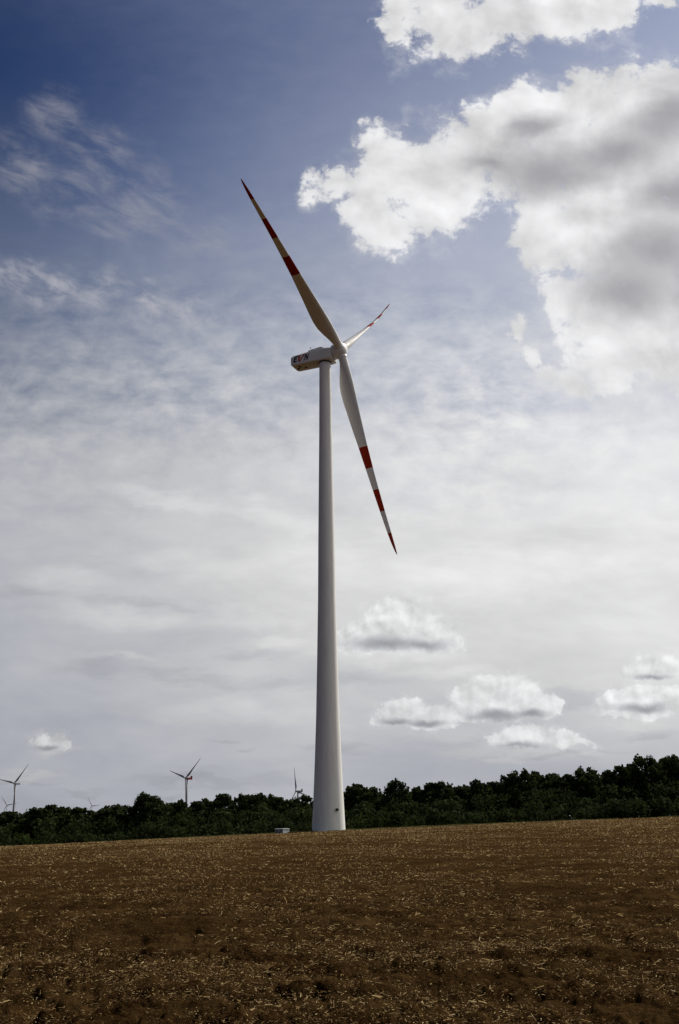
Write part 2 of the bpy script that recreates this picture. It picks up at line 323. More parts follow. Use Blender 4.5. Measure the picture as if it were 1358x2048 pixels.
GZ = ground_z(GX, GY)
far_ = np.clip((RR-320)/3000, 0, 1); GZ = GZ*(1-far_)-4.5*far_
sp = .0040*RR
inn = (np.abs(AA) < .62)*(RR < 236)
def rows(x, y): return y+.10*x+.5*(vn(x/9, y/9, 31)-.5)          # distance across the tillage rows
def rut(x, y):
    v = y-(38+.62*x-.004*x*x)-1.2*(vn(x/12, y/12, 33)-.5)        # wheel track curving away to the right
    return np.exp(-(v/.28)**2)+np.exp(-((v-2.6)/.28)**2)
GZ = GZ+inn*np.clip(.7/sp*.12, 0, 1)*(.030*np.sin(rows(GX, GY)*2*math.pi/1.55)+.018*np.sin(rows(GX, GY)*2*math.pi/.52))
GZ = GZ-inn*.06*rut(GX, GY)
for wl, amp, s in ((1.7, .035, 11), (.62, .045, 12), (.30, .045, 13), (.17, .05, 16), (.10, .045, 14), (.055, .032, 15)):
    fade = np.clip((wl/(2.0*sp)-.5), 0, 1)*inn
    c_, s_ = math.cos(s), math.sin(s); wx = GX+.5*wl*vn(GX/wl*.9, GY/wl*.9, s+40); wy = GY+.5*wl*vn(GX/wl*.9, GY/wl*.9, s+60)
    n = vn((wx*c_+wy*s_)/wl, (-wx*s_+wy*c_)/wl, s)
    if wl < .5: t = np.clip((n-.42)/.30, 0, 1); n = t*t*(3-2*t)   # separate lumps with gaps between
    GZ = GZ+fade*amp*(n-.5)
nr, na = RR.shape
idx = np.arange(nr*na).reshape(nr, na)
Fq = np.stack([idx[:-1, :-1], idx[:-1, 1:], idx[1:, 1:], idx[1:, :-1]], -1).reshape(-1, 4)
Vg = np.stack([GX, GY, GZ], -1).reshape(-1, 3)
def soil(gg, b):
    p = pos(gg, 'Object')
    lump = gg.noise(p, 14.0, 8, .72); fine = gg.noise(p, 60.0, 4, .7); big = gg.noise(p, .22, 5, .6); mid = gg.noise(p, 1.6, 5, .6)
    crumb = gg.noise(p, 24.0, 5, .65, dist=.4)
    c = gg.mix(gg.step(lump*.45+crumb*.55, .41, .60), (.008,.004,.0016), (.060,.032,.011))  # low gaps between crumbs coloured near black: pit shade put into the colour
    c = gg.mix(gg.step(mid, .40, .75), c, (.088,.050,.018))
    c = gg.mix(gg.step(big, .38, .68, 0, .55), c, (.031,.0165,.006))
    px, py, pz = gg.sep(p)
    bits = gg.step(gg.noise(gg.mapv(p, scale=(1, 1, .5)), 26, 4, .75), .57, .66)*gg.step(gg.noise(p, 1.1, 4, .6), .36, .66, .25, 1.0)
    c = gg.mix(bits*.85, c, (.22, .13, .055))
    # uncropped grass verge round the foot of the tower
    dist = gg.vm('LENGTH', gg.mapv(p, (-9, 205, 0), (0, 0, 0), (30, 9, 50), 'TEXTURE'), out=1)
    verge = gg.step(dist + (gg.noise(p, .5, 5, .65)-.5)*1.2, 1.0, .55, 0, .65)
    c = gg.mix(verge, c, (.055, .062, .018))
    gg.put(b.inputs['Base Color'], c)
    bp = gg.node('ShaderNodeBump'); bp.inputs['Strength'].default_value = 1.0; bp.inputs['Distance'].default_value = .10
    gg.put(bp.inputs['Height'], lump*.6+crumb*.7+fine*.3); gg.nt.links.new(bp.outputs[0], b.inputs['Normal'])
M['soil'] = material('tilled_soil', soil, .95, .0)
field = link(bpy.data.objects.new('field', mesh('field', Vg, Fq, M['soil'], smooth=True)))
tag(field, 'brown harvested field of broken soil and straw rising to the wood', kind='structure')

# straw and stubble on the field
rng = np.random.default_rng(5)
def quads(c, a, b):
    """quads centred at c with half vectors a and b"""
    v = np.stack([c-a-b, c+a-b, c+a+b, c-a+b], 1).reshape(-1, 3)
    return v, np.arange(len(c)*4).reshape(-1, 4)
def straw_field():
    n = 520000
    u = rng.random(n); r_ = np.where(rng.random(n) < .15, np.sqrt(rng.random(n)*(225-16)+16), 13+(215-13)*u**1.1)
    a_ = (rng.random(n)-.5)*1.12
    x, y = r_*np.sin(a_), r_*np.cos(a_)
    keep = (vn(x/.9, y/.9, 77)*.45+vn(x/2.2+.2*y, y/2.6, 78)*.40+vn(x/9, y/16, 79)*.22+.03*np.sin(rows(x, y)*2*math.pi/1.55) > .40+.20*rng.random(n)) & (y < 214)
    keep &= np.hypot(x+2.9, (y-208)) > 4.0
    x, y, r_ = x[keep], y[keep], r_[keep]; n = len(x)
    ln = (.007+.048*rng.random(n)**5.0)*(1+r_/250); wd = np.maximum(.0024, r_*.00020)*(.6+.8*rng.random(n))
    ln = np.where((r_ < 15) & (rng.random(n) < .72), np.minimum(ln, .006+.012*rng.random(n)), ln)
    az = rng.random(n)*2*math.pi; el = np.abs(rng.normal(0, .22, n)); st = rng.random(n) < .06; el[st] = .5+rng.random(st.sum())*.8
    ax = np.stack([np.cos(az)*np.cos(el), np.sin(az)*np.cos(el), np.sin(el)], 1)
    w = np.cross(ax, rng.normal(0, 1, (n, 3))); w /= np.linalg.norm(w, axis=1)[:, None]
    c = np.stack([x, y, ground_z(x, y)+.018+.04*rng.random(n)+ln*np.sin(el)*.9], 1)
    v, f = quads(c, ax*ln[:, None], w*wd[:, None])
    return mesh('straw', v, f, [M['straw'], M['straw_dull']], (rng.random(n) < .66).astype(int))
def strawm(c0, c1):
    def f(gg, b):
        gg.put(b.inputs['Base Color'], gg.mix(gg.step(gg.noise(pos(gg), 9, 2, .5), .35, .65), c0, c1))
    return f
M['straw'] = material('dry_straw', strawm((.46, .30, .11), (.74, .55, .26)), .6, .15, .35)
M['straw_dull'] = material('weathered_straw', strawm((.10, .055, .022), (.20, .115, .045)), .8, .05, .25)
tag(link(bpy.data.objects.new('straw', straw_field())), 'dry straw and stubble strewn over the soil of the field', 'straw', kind='stuff')

def grass_verge():
    n = 60000; x = np.where(np.arange(n) < 30000, rng.uniform(-34, 30, n), rng.uniform(-115, 115, n)); y = np.where(np.arange(n) < 30000, rng.normal(207.5, 2.2, n), rng.normal(214, 2.5, n))
    keep = (vn(x/1.3, y/1.3, 91)+vn(x/6, y/6, 92) > .95+.03*np.minimum(np.abs(y-207.5), np.abs(y-214))) & (np.hypot(x+2.92, y-208.05) > 3.5) & (y < 219)
    x, y = x[keep], y[keep]; n = len(x); hgt = rng.uniform(.05, .22, n)*(.5+vn(x/2, y/2, 93))
    up = np.stack([rng.normal(0, .35, n), rng.normal(0, .35, n), np.ones(n)], 1)*hgt[:, None]*.5
    w = np.stack([np.cos(rng.random(n)*3.14), np.sin(rng.random(n)*3.14), np.zeros(n)], 1)*.035
    v, f = quads(np.stack([x, y, ground_z(x, y)+hgt*.45], 1), up, w)
    return mesh('grass', v, f, M['grass'])
M['grass'] = material('rough_grass', strawm((.05, .065, .015), (.16, .13, .05)), .8, .1, .3)
tag(link(bpy.data.objects.new('grass', grass_verge())), 'rough grass and weeds round the foot of the big tower', 'grass', kind='stuff')

# ------------------------------------------------------------------ wind turbines
def rotor_frame(psi, tilt):
    a = np.array([math.cos(psi), -math.sin(psi), 0]); z = np.array([0, 0, 1.])
    a2 = a*math.cos(tilt)+z*math.sin(tilt); u = -a*math.sin(tilt)+z*math.cos(tilt); h = np.cross(u, a2)
    return a, a2, u, h
ST = np.array([0.9, 1.8, 3.0, 4.5, 6.2, 8.0, 10, 12.5, 15.5, 19, 23.59, 26.5, 28.72, 31.5, 33.85, 36.5, 38.97, 41.5, 44.10, 46.0, 47.4, 48.4, 49.0, 49.23])
CH = np.array([1.9, 1.9, 1.98, 2.45, 3.05, 3.50, 3.60, 3.40, 3.05, 2.66, 2.15, 1.92, 1.75, 1.56, 1.42, 1.27, 1.14, 1.02, .88, .72, .54, .36, .17, .05])
TK = np.array([1.0, 1.0, .92, .70, .50, .38, .32, .28, .25, .23, .21, .20, .20, .19, .19, .18, .18, .18, .17, .17, .17, .17, .17, .17])
TW = np.radians(np.array([14, 14, 14, 13.5, 12.5, 11.5, 10, 8.5, 7, 5.5, 4.2, 3.5, 3, 2.4, 2, 1.5, 1.2, .8, .5, .2, 0, 0, 0, 0]))
def airfoil(k, n=20):
    """unit-chord section; k goes from 1 (round root) to thin aerofoil. x: -.7 (trailing) .. .3 (leading)"""
    t = np.arange(n)*2*math.pi/n; blend = np.clip((k-.3)/.6, 0, 1)
    cx, cy = .5*np.cos(t), .5*np.sin(t)
    xf = .5*np.cos(t)-.2; s = (xf+.7); yt = 5*k*(.2969*np.sqrt(np.clip(1-s, 0, 1))-.1260*(1-s)-.3516*(1-s)**2+.2843*(1-s)**3-.1015*(1-s)**4)
    yf = np.sign(np.sin(t))*np.abs(yt)*(1.0 if k > .9 else 1)
    return cx*blend+xf*(1-blend), cy*blend*max(k, .3)/1.0+yf*(1-blend)
def blade(name, origin, q, tt, a2, beta, scale, cone, bend, sweep, mats, parent, seg=20, band=True, chord=1.0, cub=0, sw1=0, sw3=0):
    rings = []; mi = []
    for i, r in enumerate(ST):
        b = beta+TW[i]; cd = math.cos(b)*tt+math.sin(b)*a2; nd = -math.sin(b)*tt+math.cos(b)*a2
        o = q*r+a2*(cone*r+bend*r*r/49.23+cub*r**3/49.23**2)+tt*(sw1*r+sweep*r*r/49.23+sw3*r**3/49.23**2)
        ax, ay = airfoil(TK[i], seg)
        rings.append([tuple(scale*(o+cd*ax[j]*CH[i]*chord+nd*ay[j]*CH[i]*chord)) for j in range(seg)])
    for i in range(len(ST)-1):
        mid = (ST[i]+ST[i+1])/2; k = int((49.23-mid)//5.1286); mi.append(1 if band and k in (0, 2, 4) else 0)
    mb = MB(); mb.loft(rings, mi); o = mb.build(name, mats, parent); o.location = origin
    return o

# the near turbine
PSI, TILT, AZ = 0.42043176, 0.10352391, 2.79407232
a, a2, u, h = rotor_frame(PSI, TILT)
BASE = np.array([-2.9236, 208.0515, 1.2124]); HH = 105.0; HUB = BASE*[1, 1, 1]+[0, 0, HH]+a2*4.1055
T = empty('wind_turbine', tuple(BASE))
tag(T, 'huge pale wind turbine standing in the field, red banded blades and lettered nacelle', 'wind turbine')
tz = [(-1.2, 3.42), (0, 3.34), (1.5, 3.27), (4, 3.15), (8, 2.96), (14, 2.71), (22, 2.43), (34, 2.16), (47.4, 1.90), (60, 1.78), (75, 1.585), (86, 1.44), (100, 1.335), (102.84, 1.32)]
zz = sorted(set([t for t, _ in tz]+list(np.arange(1, 102, 1.0)))); mb = MB()
mb.lathe([(z+1.2, float(np.interp(z, [t for t, _ in tz], [r for _, r in tz]))) for z in zz], (0, 0, -1.2), (0, 0, 1), 72)
tower = mb.build('tower', M['tower'], T)
mb = MB(); mb.lathe([(0, 1.33), (.04, 1.42), (.24, 1.42), (.26, 1.3)], (0, 0, 102.86), (0, 0, 1), 48); mb.build('yaw_ring', M['darkmetal'], T)
# small hooded lamp on the tower
la = math.atan2(-1, .60); lr = 3.10
mb = MB(); mb.lathe([(0, .05), (.0, .26), (.42, .30), (.5, .24), (.5, .05)], (0, 0, 0), (0, 0, 1), 16); mb.box((-.55, -.10, .12), (.0, .10, .30))
lm = mb.build('lamp', M['darkmetal'], tower); lm.location = (math.cos(la)*(lr+.35), math.sin(la)*(lr+.35), 3.75); lm.rotation_euler = (0, 0, la)
mb = MB(); mb.lathe([(0, 4.6), (.25, 4.6), (.3, 4.5)], (0, 0, -.35), (0, 0, 1), 48); mb.build('foundation', M['concrete'], T)
# nacelle: local x along the axis (towards the rotor), local y away from the camera side
NR = -PSI
sec = []                                                   # (s, zbottom, ztop, half width)
def ring(s, zb, zt, w, c=.28):
    pts = [(-w, zb+c*.9), (-w+c*.6, zb), (w-c*.6, zb), (w, zb+c*.9), (w, zt-c), (w-c, zt), (-w+c, zt), (-w, zt-c)]
    return [(s, p[0], p[1]) for p in pts]
mb = MB()
mb.loft([ring(-8.12, 103.75, 105.2, 1.45), ring(-7.95, 103.40, 105.5, 1.75), ring(-7.4, 103.2, 105.66, 1.88), ring(-3.4, 103.15, 105.95, 1.92),
         ring(0.9, 103.12, 106.0, 1.92), ring(1.7, 103.15, 105.95, 1.86), ring(2.25, 103.3, 105.85, 1.70)], 0, True, False)
nac = mb.build('nacelle', M['nacelle'], T); nac.rotation_euler = (0, 0, NR)
mb = MB()
def rr_(s, zb, zt, w, c): return [(s, -w, zb), (s, w, zb), (s, w, zt-c), (s, w-c, zt), (s, -w+c, zt), (s, -w, zt-c)]
mb.loft([rr_(-3.5, 105.7, 106.28, 1.72, .12), rr_(-.3, 105.7, 106.62, 1.72, .15), rr_(.75, 105.7, 106.08, 1.6, .1)], 0, True, False)
mb.build('roof_hatch', M['nacelle'], nac)
for (s, w) in ((-6.9, .2), (-6.2, -.6), (-5.0, .35)):
    mb = MB(); mb.box((s-.28, w-.2, 103.06), (s+.28, w+.2, 103.24)); mb.build('vent', M['darkmetal'], nac)
mb = MB(); mb.tube((-3.2, -.6, 106.2), (-3.2, -.6, 107.25), .04); mb.tube((-3.2, -1.1, 107.0), (-3.2, -.1, 107.0), .03); mb.lathe([(0, .02), (.05, .14), (.22, .14), (.26, .02)], (-3.2, -1.1, 107.0), (0, 0, 1), 10); mb.box((-3.45, -.12, 107.02), (-3.0, -.08, 107.28)); mb.lathe([(0, .12), (.3, .12), (.36, .05)], (-3.7, -.9, 106.0), (0, 0, 1), 10)
mb.build('wind_sensor', M['darkmetal'], nac)
# the lettering on the side of the nacelle
def letter(name, polys, mat):
    mb = MB()
    for pl in polys:
        n = len(pl); vs = [(x, -1.955, z) for x, z in pl]+[(x, -1.86, z) for x, z in pl]
        mb.add(vs, [tuple(range(n)), tuple(reversed(range(n, 2*n)))]+[(i, i+n, (i+1) % n+n, (i+1) % n) for i in range(n)])
    return mb.build(name, mat, nac)
SL = .30
def it(pts, x0, z0=103.86, hgt=1.5): return [(x0+x+SL*z*hgt, z0+z*hgt) for x, z in pts]
E0, V0, N0 = -7.29, -6.34, -4.50
letter('letter', [it([(0, 0), (.28, 0), (.28, 1), (0, 1)], E0), it([(.28, 0), (.86, 0), (.86, .2), (.28, .2)], E0), it([(.28, .41), (.74, .41), (.74, .60), (.28, .60)], E0), it([(.28, .81), (.86, .81), (.86, 1), (.28, 1)], E0)], M['green_logo'])
letter('letter', [it([(.44, -.05), (.76, -.05), (.44, 1.0), (-.02, 1.0)], V0), it([(.70, -.05), (.88, -.05), (1.66, 1.08), (1.26, 1.0)], V0)], M['red_logo'])
letter('letter', [it([(0, 0), (.22, 0), (.22, 1), (0, 1)], N0), it([(.22, 1), (.22, .62), (.74, 0), (.74, .38)], N0), it([(.74, 0), (.96, 0), (.96, 1), (.74, 1)], N0)], M['green_logo'])
# hub and blades
HL = HUB-BASE
rot = empty('rotor', tuple(HL)); rot.parent = T
mb = MB(); mb.lathe([(-1.95, 1.60), (-1.75, 1.72), (-.9, 1.78), (.2, 1.72), (.85, 1.52), (1.02, 1.30), (1.10, 1.22), (1.16, 1.05), (1.30, .75), (1.36, .3), (1.37, .02)], (0, 0, 0), a2, 48)
mb.build('hub', M['nacelle'], rot)
mb = MB(); mb.lathe([(-2.1, 1.45), (-1.9, 1.5)], (0, 0, 0), a2, 40); mb.build('shaft_seal', M['darkmetal'], rot)
CON = (.03273, .03273, .0775); BEND = (-.00195, .04455, -.124); CUB = (0, 0, .0797)
SW1 = (0, 0, .0288); SWP = (.03386, .01217, -.1557); SW3 = (0, 0, .1365)
for k in range(3):
    th = AZ+k*2*math.pi/3; q_ = math.cos(th)*h+math.sin(th)*u; tt = -math.sin(th)*h+math.cos(th)*u
    b = blade('blade', (0, 0, 0), q_, tt, a2, R(84), 1.0, CON[k], BEND[k], SWP[k], [M['blade'], M['red']], rot, 28, cub=CUB[k], sw1=SW1[k], sw3=SW3[k])
    mb = MB(); mb.lathe([(1.35, 1.08), (1.95, 1.06), (2.0, 1.0)], (0, 0, 0), tuple(q_), 36); mb.build('blade_collar', M['nacelle'], rot)

# the distant wind farm
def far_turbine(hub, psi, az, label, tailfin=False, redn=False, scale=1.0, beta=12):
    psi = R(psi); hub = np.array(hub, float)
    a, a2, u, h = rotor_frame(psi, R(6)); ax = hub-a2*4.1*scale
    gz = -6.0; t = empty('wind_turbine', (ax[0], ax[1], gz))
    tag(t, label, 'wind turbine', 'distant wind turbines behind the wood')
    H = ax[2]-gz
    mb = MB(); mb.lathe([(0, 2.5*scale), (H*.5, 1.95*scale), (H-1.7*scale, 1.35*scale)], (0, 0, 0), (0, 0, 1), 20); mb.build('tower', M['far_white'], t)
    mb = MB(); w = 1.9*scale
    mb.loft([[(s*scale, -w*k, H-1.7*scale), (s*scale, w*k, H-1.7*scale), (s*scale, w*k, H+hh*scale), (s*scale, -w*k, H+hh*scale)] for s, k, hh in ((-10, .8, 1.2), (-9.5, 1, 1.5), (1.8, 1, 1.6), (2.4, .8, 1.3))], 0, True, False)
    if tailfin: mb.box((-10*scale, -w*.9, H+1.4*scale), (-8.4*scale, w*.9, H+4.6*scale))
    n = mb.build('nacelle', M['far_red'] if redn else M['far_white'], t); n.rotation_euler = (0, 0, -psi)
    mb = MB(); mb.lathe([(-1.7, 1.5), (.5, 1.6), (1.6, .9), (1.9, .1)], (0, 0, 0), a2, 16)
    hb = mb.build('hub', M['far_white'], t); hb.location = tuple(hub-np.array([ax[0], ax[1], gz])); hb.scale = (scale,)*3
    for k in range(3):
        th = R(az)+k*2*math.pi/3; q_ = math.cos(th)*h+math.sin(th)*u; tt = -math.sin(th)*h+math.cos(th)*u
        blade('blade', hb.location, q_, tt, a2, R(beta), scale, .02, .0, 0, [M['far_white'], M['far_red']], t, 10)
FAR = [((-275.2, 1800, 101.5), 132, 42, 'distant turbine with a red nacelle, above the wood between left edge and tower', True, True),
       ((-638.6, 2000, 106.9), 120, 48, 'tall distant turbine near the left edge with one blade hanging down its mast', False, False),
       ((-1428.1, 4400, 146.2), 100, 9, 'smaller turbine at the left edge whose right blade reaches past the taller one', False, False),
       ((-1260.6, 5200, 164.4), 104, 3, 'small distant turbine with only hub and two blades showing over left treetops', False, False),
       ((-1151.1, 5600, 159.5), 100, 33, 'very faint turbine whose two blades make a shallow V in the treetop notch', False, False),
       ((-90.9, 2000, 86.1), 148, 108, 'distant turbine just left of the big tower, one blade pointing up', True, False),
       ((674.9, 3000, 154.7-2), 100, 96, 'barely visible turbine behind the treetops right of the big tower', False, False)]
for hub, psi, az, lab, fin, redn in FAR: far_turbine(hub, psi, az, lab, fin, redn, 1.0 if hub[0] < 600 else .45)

# ------------------------------------------------------------------ transformer kiosk beside the tower
K = empty('transformer_kiosk', (-12.1, 206.6, float(ground_z(-12.1, 206.6))-.15), R(-38))
tag(K, 'small white metal kiosk with grey louvres at the field edge left of the tower', 'utility box')
mb = MB(); mb.box((-1.05, -.95, -.3), (1.05, .95, .95)); mb.build('housing', M['box'], K, .02)
mb = MB(); mb.loft([[(-1.10, -1.0, .95), (1.10, -1.0, .95), (1.10, 1.0, .95), (-1.10, 1.0, .95)], [(-1.10, -1.0, 1.0), (1.10, -1.0, 1.0), (1.10, 1.0, 1.0), (-1.10, 1.0, 1.0)], [(-1.0, -.9, 1.04), (1.0, -.9, 1.04), (1.0, .9, 1.04), (-1.0, .9, 1.04)]], 0, True, False); mb.build('lid', M['box'], K)
for x0 in (-.55, .42):
    mb = MB(); mb.box((x0-.4, -.972, .15), (x0+.4, -.955, .86))
    for i in range(8): mb.box((x0-.36, -.99, .2+i*.08), (x0+.36, -.965, .235+i*.08))
    mb.build('louvre_door', M['boxgrey'], K)
mb = MB(); mb.box((.953, -.7, .12), (.968, .7, .86)); mb.build('access_panel', M['box'], K)

# ------------------------------------------------------------------ the wood
def leafm(c0, c1, c2):
    def f(gg, b):
        p = pos(gg); k = gg.noise(p, .9, 4, .6); k2 = gg.noise(p, 6.0, 2, .5)
        c = gg.mix(gg.step(k, .35, .65), c0, c1); c = gg.mix(gg.step(k2, .5, .75, 0, .6), c, c2)
        gg.put(b.inputs['Base Color'], c)
    return f
M['leaf'] = material('oak_foliage', leafm((.020,.029,.010),(.032,.042,.013),(.048,.050,.016)), .9, .03, .3)
M['leaf_light'] = material('fresh_foliage', leafm((.030,.044,.012),(.042,.060,.016),(.050,.068,.020)), .9, .03, .3)
M['bark'] = material('dark_bark', lambda gg, b: gg.put(b.inputs['Base Color'], gg.mix(gg.noise(gg.mapv(pos(gg), scale=(4, 4, .8)), 2, 5, .6), (.035, .028, .02), (.09, .075, .06))), .9, .2)
def leaf_cloud(cent, rad_, n, size, rg, shell=.55):
    """n leaf clumps spread through the lobes cent (k,3) of radius rad_ (k,3)"""
    w = rad_.prod(1)**(2/3); k = rg.choice(len(cent), n, p=w/w.sum())
    dirs = rg.normal(0, 1, (n, 3)); dirs /= np.linalg.norm(dirs, axis=1)[:, None]
    rr = (shell+(1.12-shell)*rg.random(n)**.8); c = cent[k]+dirs*rad_[k]*rr[:, None]
    nrm = dirs+rg.normal(0, .7, (n, 3)); nrm /= np.linalg.norm(nrm, axis=1)[:, None]
    a_ = np.cross(nrm, rg.normal(0, 1, (n, 3))); a_ /= np.linalg.norm(a_, axis=1)[:, None]; b_ = np.cross(nrm, a_)
    s = size*(.5+rg.random(n)*.9)
    return quads(c, a_*s[:, None], b_*(s*(.45+.5*rg.random(n)))[:, None])
def make_tree(seed, H, W, lobes, n, size, openness, mat):
    """prototype meshes (crown, trunk) for a tree of height H and crown width W"""
    rg = np.random.default_rng(seed); cent = []; rads = []
    for i in range(lobes):
        t = (i+.5)/lobes; zc = H*(.22+.70*t); prof = math.sqrt(max(.04, 1-((t-.42)/.66)**2))
        an = i*2.4+rg.random()*1.2; rr = W*.5*prof*(.30+.62*rg.random())
        rad_ = W*(.10+.12*rg.random())*(1.0-.25*t)
        cent.append((rr*math.cos(an), rr*math.sin(an), zc+rg.normal(0, H*.02))); rads.append((rad_*1.15, rad_*1.15, rad_*(.62+.35*rg.random())))
    for i in range(int(lobes*.45)):                                       # sprigs that stand out of the outline
        j = rg.integers(len(cent)//3, lobes); an = rg.random()*6.28; e = rg.random()*1.1; rr = rads[j][0]*1.15
        cent.append((cent[j][0]+rr*math.cos(an)*math.cos(e), cent[j][1]+rr*math.sin(an)*math.cos(e), cent[j][2]+rr*math.sin(e)*.9)); q_ = rads[j][0]*(.28+.2*rg.random()); rads.append((q_, q_, q_*.8))
    cent = np.array(cent); rads = np.array(rads)
    v, f = leaf_cloud(cent, rads, n, size, rg, openness)
    cm = mesh('crown', v, f, [M['leaf'], M['leaf_light']], (rg.random(len(f)) < (.10 if mat == 0 else .3)).astype(int))
    mb = MB(); rb = .022*H
    mb.lathe([(0, rb*1.5), (H*.04, rb), (H*.35, rb*.75), (H*.62, rb*.45), (H*.9, rb*.1)], (0, 0, -.5), (rg.normal(0, .03), rg.normal(0, .03), 1), 8)
    for i in rg.choice(lobes, int(lobes*.7), replace=False):
        c = cent[i]; z0 = c[2]*.62; mb.tube((0, 0, z0-.5), tuple(c), rb*.38, rb*.08, 5)
    tm = bpy.data.meshes.new('trunk'); tm.from_pydata(mb.v, [], mb.f); tm.materials.append(M['bark']); tm.update()
    return cm, tm, H, W
PROTO = [make_tree(s, H, W, lb, n, sz, op, mt) for s, H, W, lb, n, sz, op, mt in
         ((1, 16, 11, 26, 5200, .34, .35, 0), (2, 16, 9, 22, 4200, .32, .40, 0), (3, 16, 13, 30, 6000, .36, .30, 0), (4, 16, 8, 18, 2600, .30, .50, 0), (5, 16, 10, 24, 4800, .34, .30, 1), (6, 16, 7, 16, 1900, .28, .55, 0), (7, 16, 12, 28, 5000, .33, .42, 0))]
CANOPY = [(-150.9,7.5),(-90.9,7.3),(-88.3,7.6),(-83.0,7.6),(-79.7,8.7),(-77.1,8.4),(-75.2,6.2),(-73.8,5.7),(-72.8,8.3),(-69.1,8.0),(-65.1,7.7),(-63.1,8.0),(-60.8,8.7),(-58.5,8.2),(-56.2,6.8),(-54.5,8.1),(-53.3,10.7),(-50.7,11.1),(-48.6,10.4),(-47.3,9.1),(-45.3,9.0),(-43.3,9.8),(-40.9,8.6),(-38.7,9.6),(-36.7,10.0),(-35.4,10.5),(-33.7,9.2),(-31.7,11.3),(-29.5,9.7),(-27.2,10.0),(-25.5,10.7),(-22.3,11.1),(-20.1,10.9),(-18.7,10.0),(-16.1,10.0),(-13.3,10.2),(-11.6,9.8),(-9.3,10.4),(-7.4,9.9),(-3.5,9.4),(0.7,9.8),(2.1,10.4),(4.3,13.1),(5.6,13.0),(7.9,12.1),(10.5,10.8),(12.4,11.2),(12.8,13.0),(14.7,13.7),(16.4,12.9),(17.3,11.5),(19.6,12.0),(21.9,12.0),(23.2,13.2),(24.6,13.5),(25.9,12.5),(27.5,13.7),(30.3,12.5),(33.1,12.3),(35.4,13.7),(37.5,13.7),(39.4,13.7),(41.7,13.3),(43.1,15.2),(44.2,15.4),(44.8,14.5),(46.8,15.9),(49.0,15.8),(50.8,15.6),(53.0,15.7),(55.3,15.7),(56.9,15.0),(58.5,15.3),(60.6,14.7),(61.5,14.1),(63.0,16.2),(64.9,16.5),(66.5,15.6),(68.3,14.6),(69.7,15.4),(72.1,16.8),(73.9,17.0),(76.6,17.6),(78.1,17.9),(80.0,19.2),(81.9,19.4),(82.9,18.5),(83.8,17.3),(85.7,17.5),(87.7,19.1),(89.2,19.6),(90.4,19.3),(150.4,20.0)]      # height of the wood's skyline above the camera, by x at 275 m
cx_ = np.array([c[0] for c in CANOPY]); cz_ = np.array([c[1] for c in CANOPY])
def canopy(x, y): return np.interp(np.asarray(x)*275/np.asarray(y), cx_, cz_)*np.asarray(y)/275
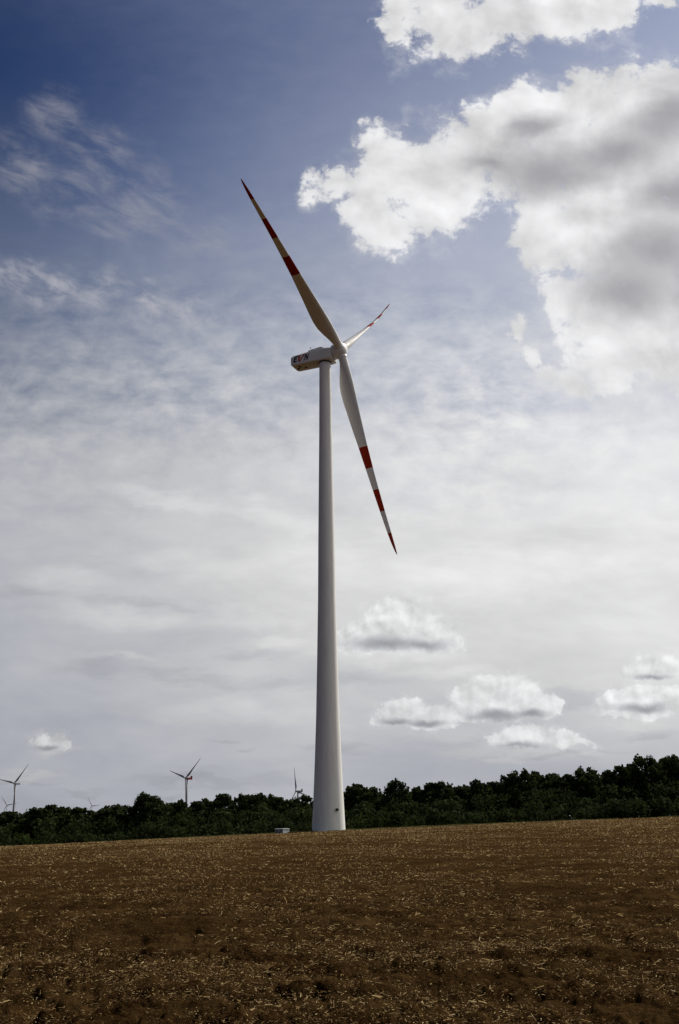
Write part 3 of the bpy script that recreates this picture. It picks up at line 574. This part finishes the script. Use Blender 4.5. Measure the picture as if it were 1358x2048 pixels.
TREES = [
    (-87.07, 268, 7.58, 1, 1.62, 1.49, 'round dark tree at the left edge of the wood, below the tall distant turbine', 'trees along the skyline of the wood'),
    (-83.73, 274, 7.69, 3, 1.41, 3.42, 'ragged thin-topped tree second from the left edge of the wood', 'trees along the skyline of the wood'),
    (-76.27, 266, 8.76, 0, 1.48, 2.32, 'broad domed tree left of the first deep notch in the skyline', 'trees along the skyline of the wood'),
    (-71.52, 272, 8.5, 5, 0.94, 3.79, 'narrow ragged tree just right of the first deep notch in the skyline', 'trees along the skyline of the wood'),
    (-66.19, 268, 8.2, 4, 1.54, 3.93, 'rounded tree under the small turbine that shows only hub and two blades', 'trees along the skyline of the wood'),
    (-64.03, 276, 8.27, 1, 0.96, 0.41, 'small round treetop just right of the small turbine over left treetops', 'trees along the skyline of the wood'),
    (-58.16, 266, 8.67, 2, 1.34, 0.08, 'broad tree left of the notch where faint turbine blades make a V', 'trees along the skyline of the wood'),
    (-53.71, 272, 9.17, 5, 1.02, 5.26, 'thin see-through tree at the foot of the first tall crown', 'trees along the skyline of the wood'),
    (-48.92, 264, 11.07, 6, 1.15, 1.63, 'tall open-crowned tree, highest on the left, with sky showing through its top', 'trees along the skyline of the wood'),
    (-44.8, 272, 9.44, 1, 1.23, 1.47, 'treetop between the highest left tree and the red nacelle turbine mast', 'trees along the skyline of the wood'),
    (-41.12, 266, 9.57, 0, 0.8, 6.25, 'dark treetop directly in front of the red nacelle turbine mast', 'trees along the skyline of the wood'),
    (-37.83, 270, 9.67, 1, 1.04, 2.95, 'treetop with a flat crown just right of the red nacelle turbine mast', 'trees along the skyline of the wood'),
    (-35.5, 274, 10.8, 3, 0.96, 5.25, 'thin forked tree with loose sprigs right of the red nacelle turbine', 'trees along the skyline of the wood'),
    (-30.63, 266, 11.31, 1, 1.04, 2.99, 'pointed tree rising above its neighbours halfway between red nacelle turbine and tower', 'trees along the skyline of the wood'),
    (-27.81, 274, 10.2, 0, 0.84, 4.01, 'low treetop right of the pointed tree left of the tower', 'trees along the skyline of the wood'),
    (-24.31, 266, 10.74, 6, 0.79, 0.95, 'uneven treetop above and left of the white kiosk', 'trees along the skyline of the wood'),
    (-21.0, 268, 11.15, 2, 0.95, 3.99, 'broad even-topped tree above the white kiosk, slightly to its left', 'trees along the skyline of the wood'),
    (-16.56, 272, 10.25, 0, 1.23, 5.45, 'flat wide treetop directly above the white kiosk', 'trees along the skyline of the wood'),
    (-12.47, 266, 10.22, 3, 0.92, 3.29, 'small bushy top in front of the upright-blade turbine', 'trees along the skyline of the wood'),
    (-9.65, 270, 10.59, 4, 0.94, 4.66, 'tree touching the left side of the tower', 'trees along the skyline of the wood'),
    (-4.73, 272, 10.11, 0, 1.34, 4.22, 'tree mostly hidden behind the foot of the tower', 'trees along the skyline of the wood'),
    (0.91, 270, 9.97, 5, 1.3, 0.4, 'thin low tree touching the right side of the tower', 'trees along the skyline of the wood'),
    (4.94, 266, 13.0, 0, 1.21, 4.76, 'bulky tree, first tall crown right of the tower', 'trees along the skyline of the wood'),
    (10.28, 272, 11.2, 1, 1.11, 3.71, 'lower treetop in the dip after the first tall crown right of the tower', 'trees along the skyline of the wood'),
    (14.15, 264, 13.66, 6, 0.77, 1.89, 'rounded tree with sky holes standing above the dip right of the tower', 'trees along the skyline of the wood'),
    (19.65, 270, 12.14, 0, 1.05, 0.19, 'low dark crown right of the tree with sky holes near the tower', 'trees along the skyline of the wood'),
    (23.46, 268, 13.51, 1, 1.01, 5.44, 'small dome crown left of the long dark cumulus bank over the wood', 'trees along the skyline of the wood'),
    (26.77, 266, 13.49, 4, 0.82, 2.97, 'twin-topped crown a quarter of the way from tower to right edge', 'trees along the skyline of the wood'),
    (32.21, 272, 12.72, 2, 0.88, 4.51, 'low even treetop in the middle of the wood right of the tower', 'trees along the skyline of the wood'),
    (35.43, 266, 13.64, 0, 0.92, 5.52, 'crown with a rounded top left of the forked tree right of centre', 'trees along the skyline of the wood'),
    (40.18, 272, 13.77, 1, 0.97, 4.48, 'lower crown directly left of the forked tree right of centre', 'trees along the skyline of the wood'),
    (42.38, 266, 15.3, 3, 0.71, 5.78, 'narrow forked tree with sky between its sprigs right of centre', 'trees along the skyline of the wood'),
    (45.56, 264, 15.65, 6, 0.82, 2.48, 'open-crowned tree directly right of the narrow forked tree', 'trees along the skyline of the wood'),
    (51.19, 268, 15.7, 0, 0.9, 5.03, 'wide level-topped tree in the right half of the wood', 'trees along the skyline of the wood'),
    (55.65, 272, 15.76, 1, 0.87, 2.79, 'small dome crown left of the barely visible turbine', 'trees along the skyline of the wood'),
    (57.61, 266, 14.87, 5, 1.32, 5.88, 'see-through crown left of the barely visible turbine', 'trees along the skyline of the wood'),
    (62.07, 264, 16.32, 6, 0.77, 5.52, 'flat-topped tree with overhanging left side beside the barely visible turbine', 'trees along the skyline of the wood'),
    (68.72, 272, 15.48, 1, 0.86, 0.61, 'lower crown right of the flat-topped overhanging tree', 'trees along the skyline of the wood'),
    (70.99, 266, 16.72, 0, 0.83, 0.85, 'bulging crown where the skyline starts climbing to the right', 'trees along the skyline of the wood'),
    (75.96, 270, 17.82, 4, 0.71, 1.36, 'crown on the rising skyline left of the right-hand tall tree', 'trees along the skyline of the wood'),
    (78.19, 264, 19.14, 6, 0.69, 6.06, 'tall domed tree above the skyline near the right edge', 'trees along the skyline of the wood'),
    (83.57, 270, 17.6, 1, 0.76, 2.74, 'crown in the small dip next to the right edge of the wood', 'trees along the skyline of the wood'),
    (86.32, 266, 19.32, 2, 0.78, 3.94, 'highest tree at the right edge of the wood', 'trees along the skyline of the wood'),
]
for i, (x, y, top, kind, wide, rz, label, grp) in enumerate(TREES):
    gz = float(ground_z(x, y))-.2; cm, tm, H, W = PROTO[kind]; s = (top-gz)/(H*.97)
    t = empty('tree', (x, y, gz), rz); tag(t, label, 'tree', grp); t.scale = (s*wide, s*wide, s)
    link(bpy.data.objects.new('crown', cm), t); link(bpy.data.objects.new('trunk', tm), t)
# undergrowth and the closed depth of the wood
def thicket():
    rg = np.random.default_rng(42); C = []; S = []
    for y0, y1, lo, hi, n, r0, r1 in ((246, 254, .0, .58, 420, 1.0, 2.3), (256, 266, .1, .86, 700, 1.3, 2.6), (284, 300, .1, 1.0, 800, 1.6, 2.8), (268, 282, .6, 1.06, 900, .5, 1.25)):
        x = (rg.random(n)-.5)*2*y1*.46; y = y0+(y1-y0)*rg.random(n); gz = ground_z(x, y); cz = canopy(x, y)
        hmax = (cz-gz)*(hi-.16+.16*vn(x/7, y/7, 5)); r_ = r0+(r1-r0)*rg.random(n)
        z = gz+r_*.5+(np.maximum(hmax-r_*1.4, .2))*(lo+(1-lo)*rg.random(n)**.8)
        C.append(np.stack([x, y, z], 1)); S.append(np.stack([r_*1.2, r_*1.2, r_*(.7+.3*rg.random(n))], 1))
    C = np.concatenate(C); S = np.concatenate(S)
    v, f = leaf_cloud(C, S, 230000, .27, rg, .5)
    m_ = (vn(v[::4, 0]/5, v[::4, 2]/3.0, 9) > .80).astype(int)
    return mesh('undergrowth', v, f, [M['leaf'], M['leaf_light']], m_)
tag(link(bpy.data.objects.new('undergrowth', thicket())), 'dense dark undergrowth and shaded lower foliage filling the wood', 'undergrowth', kind='stuff')
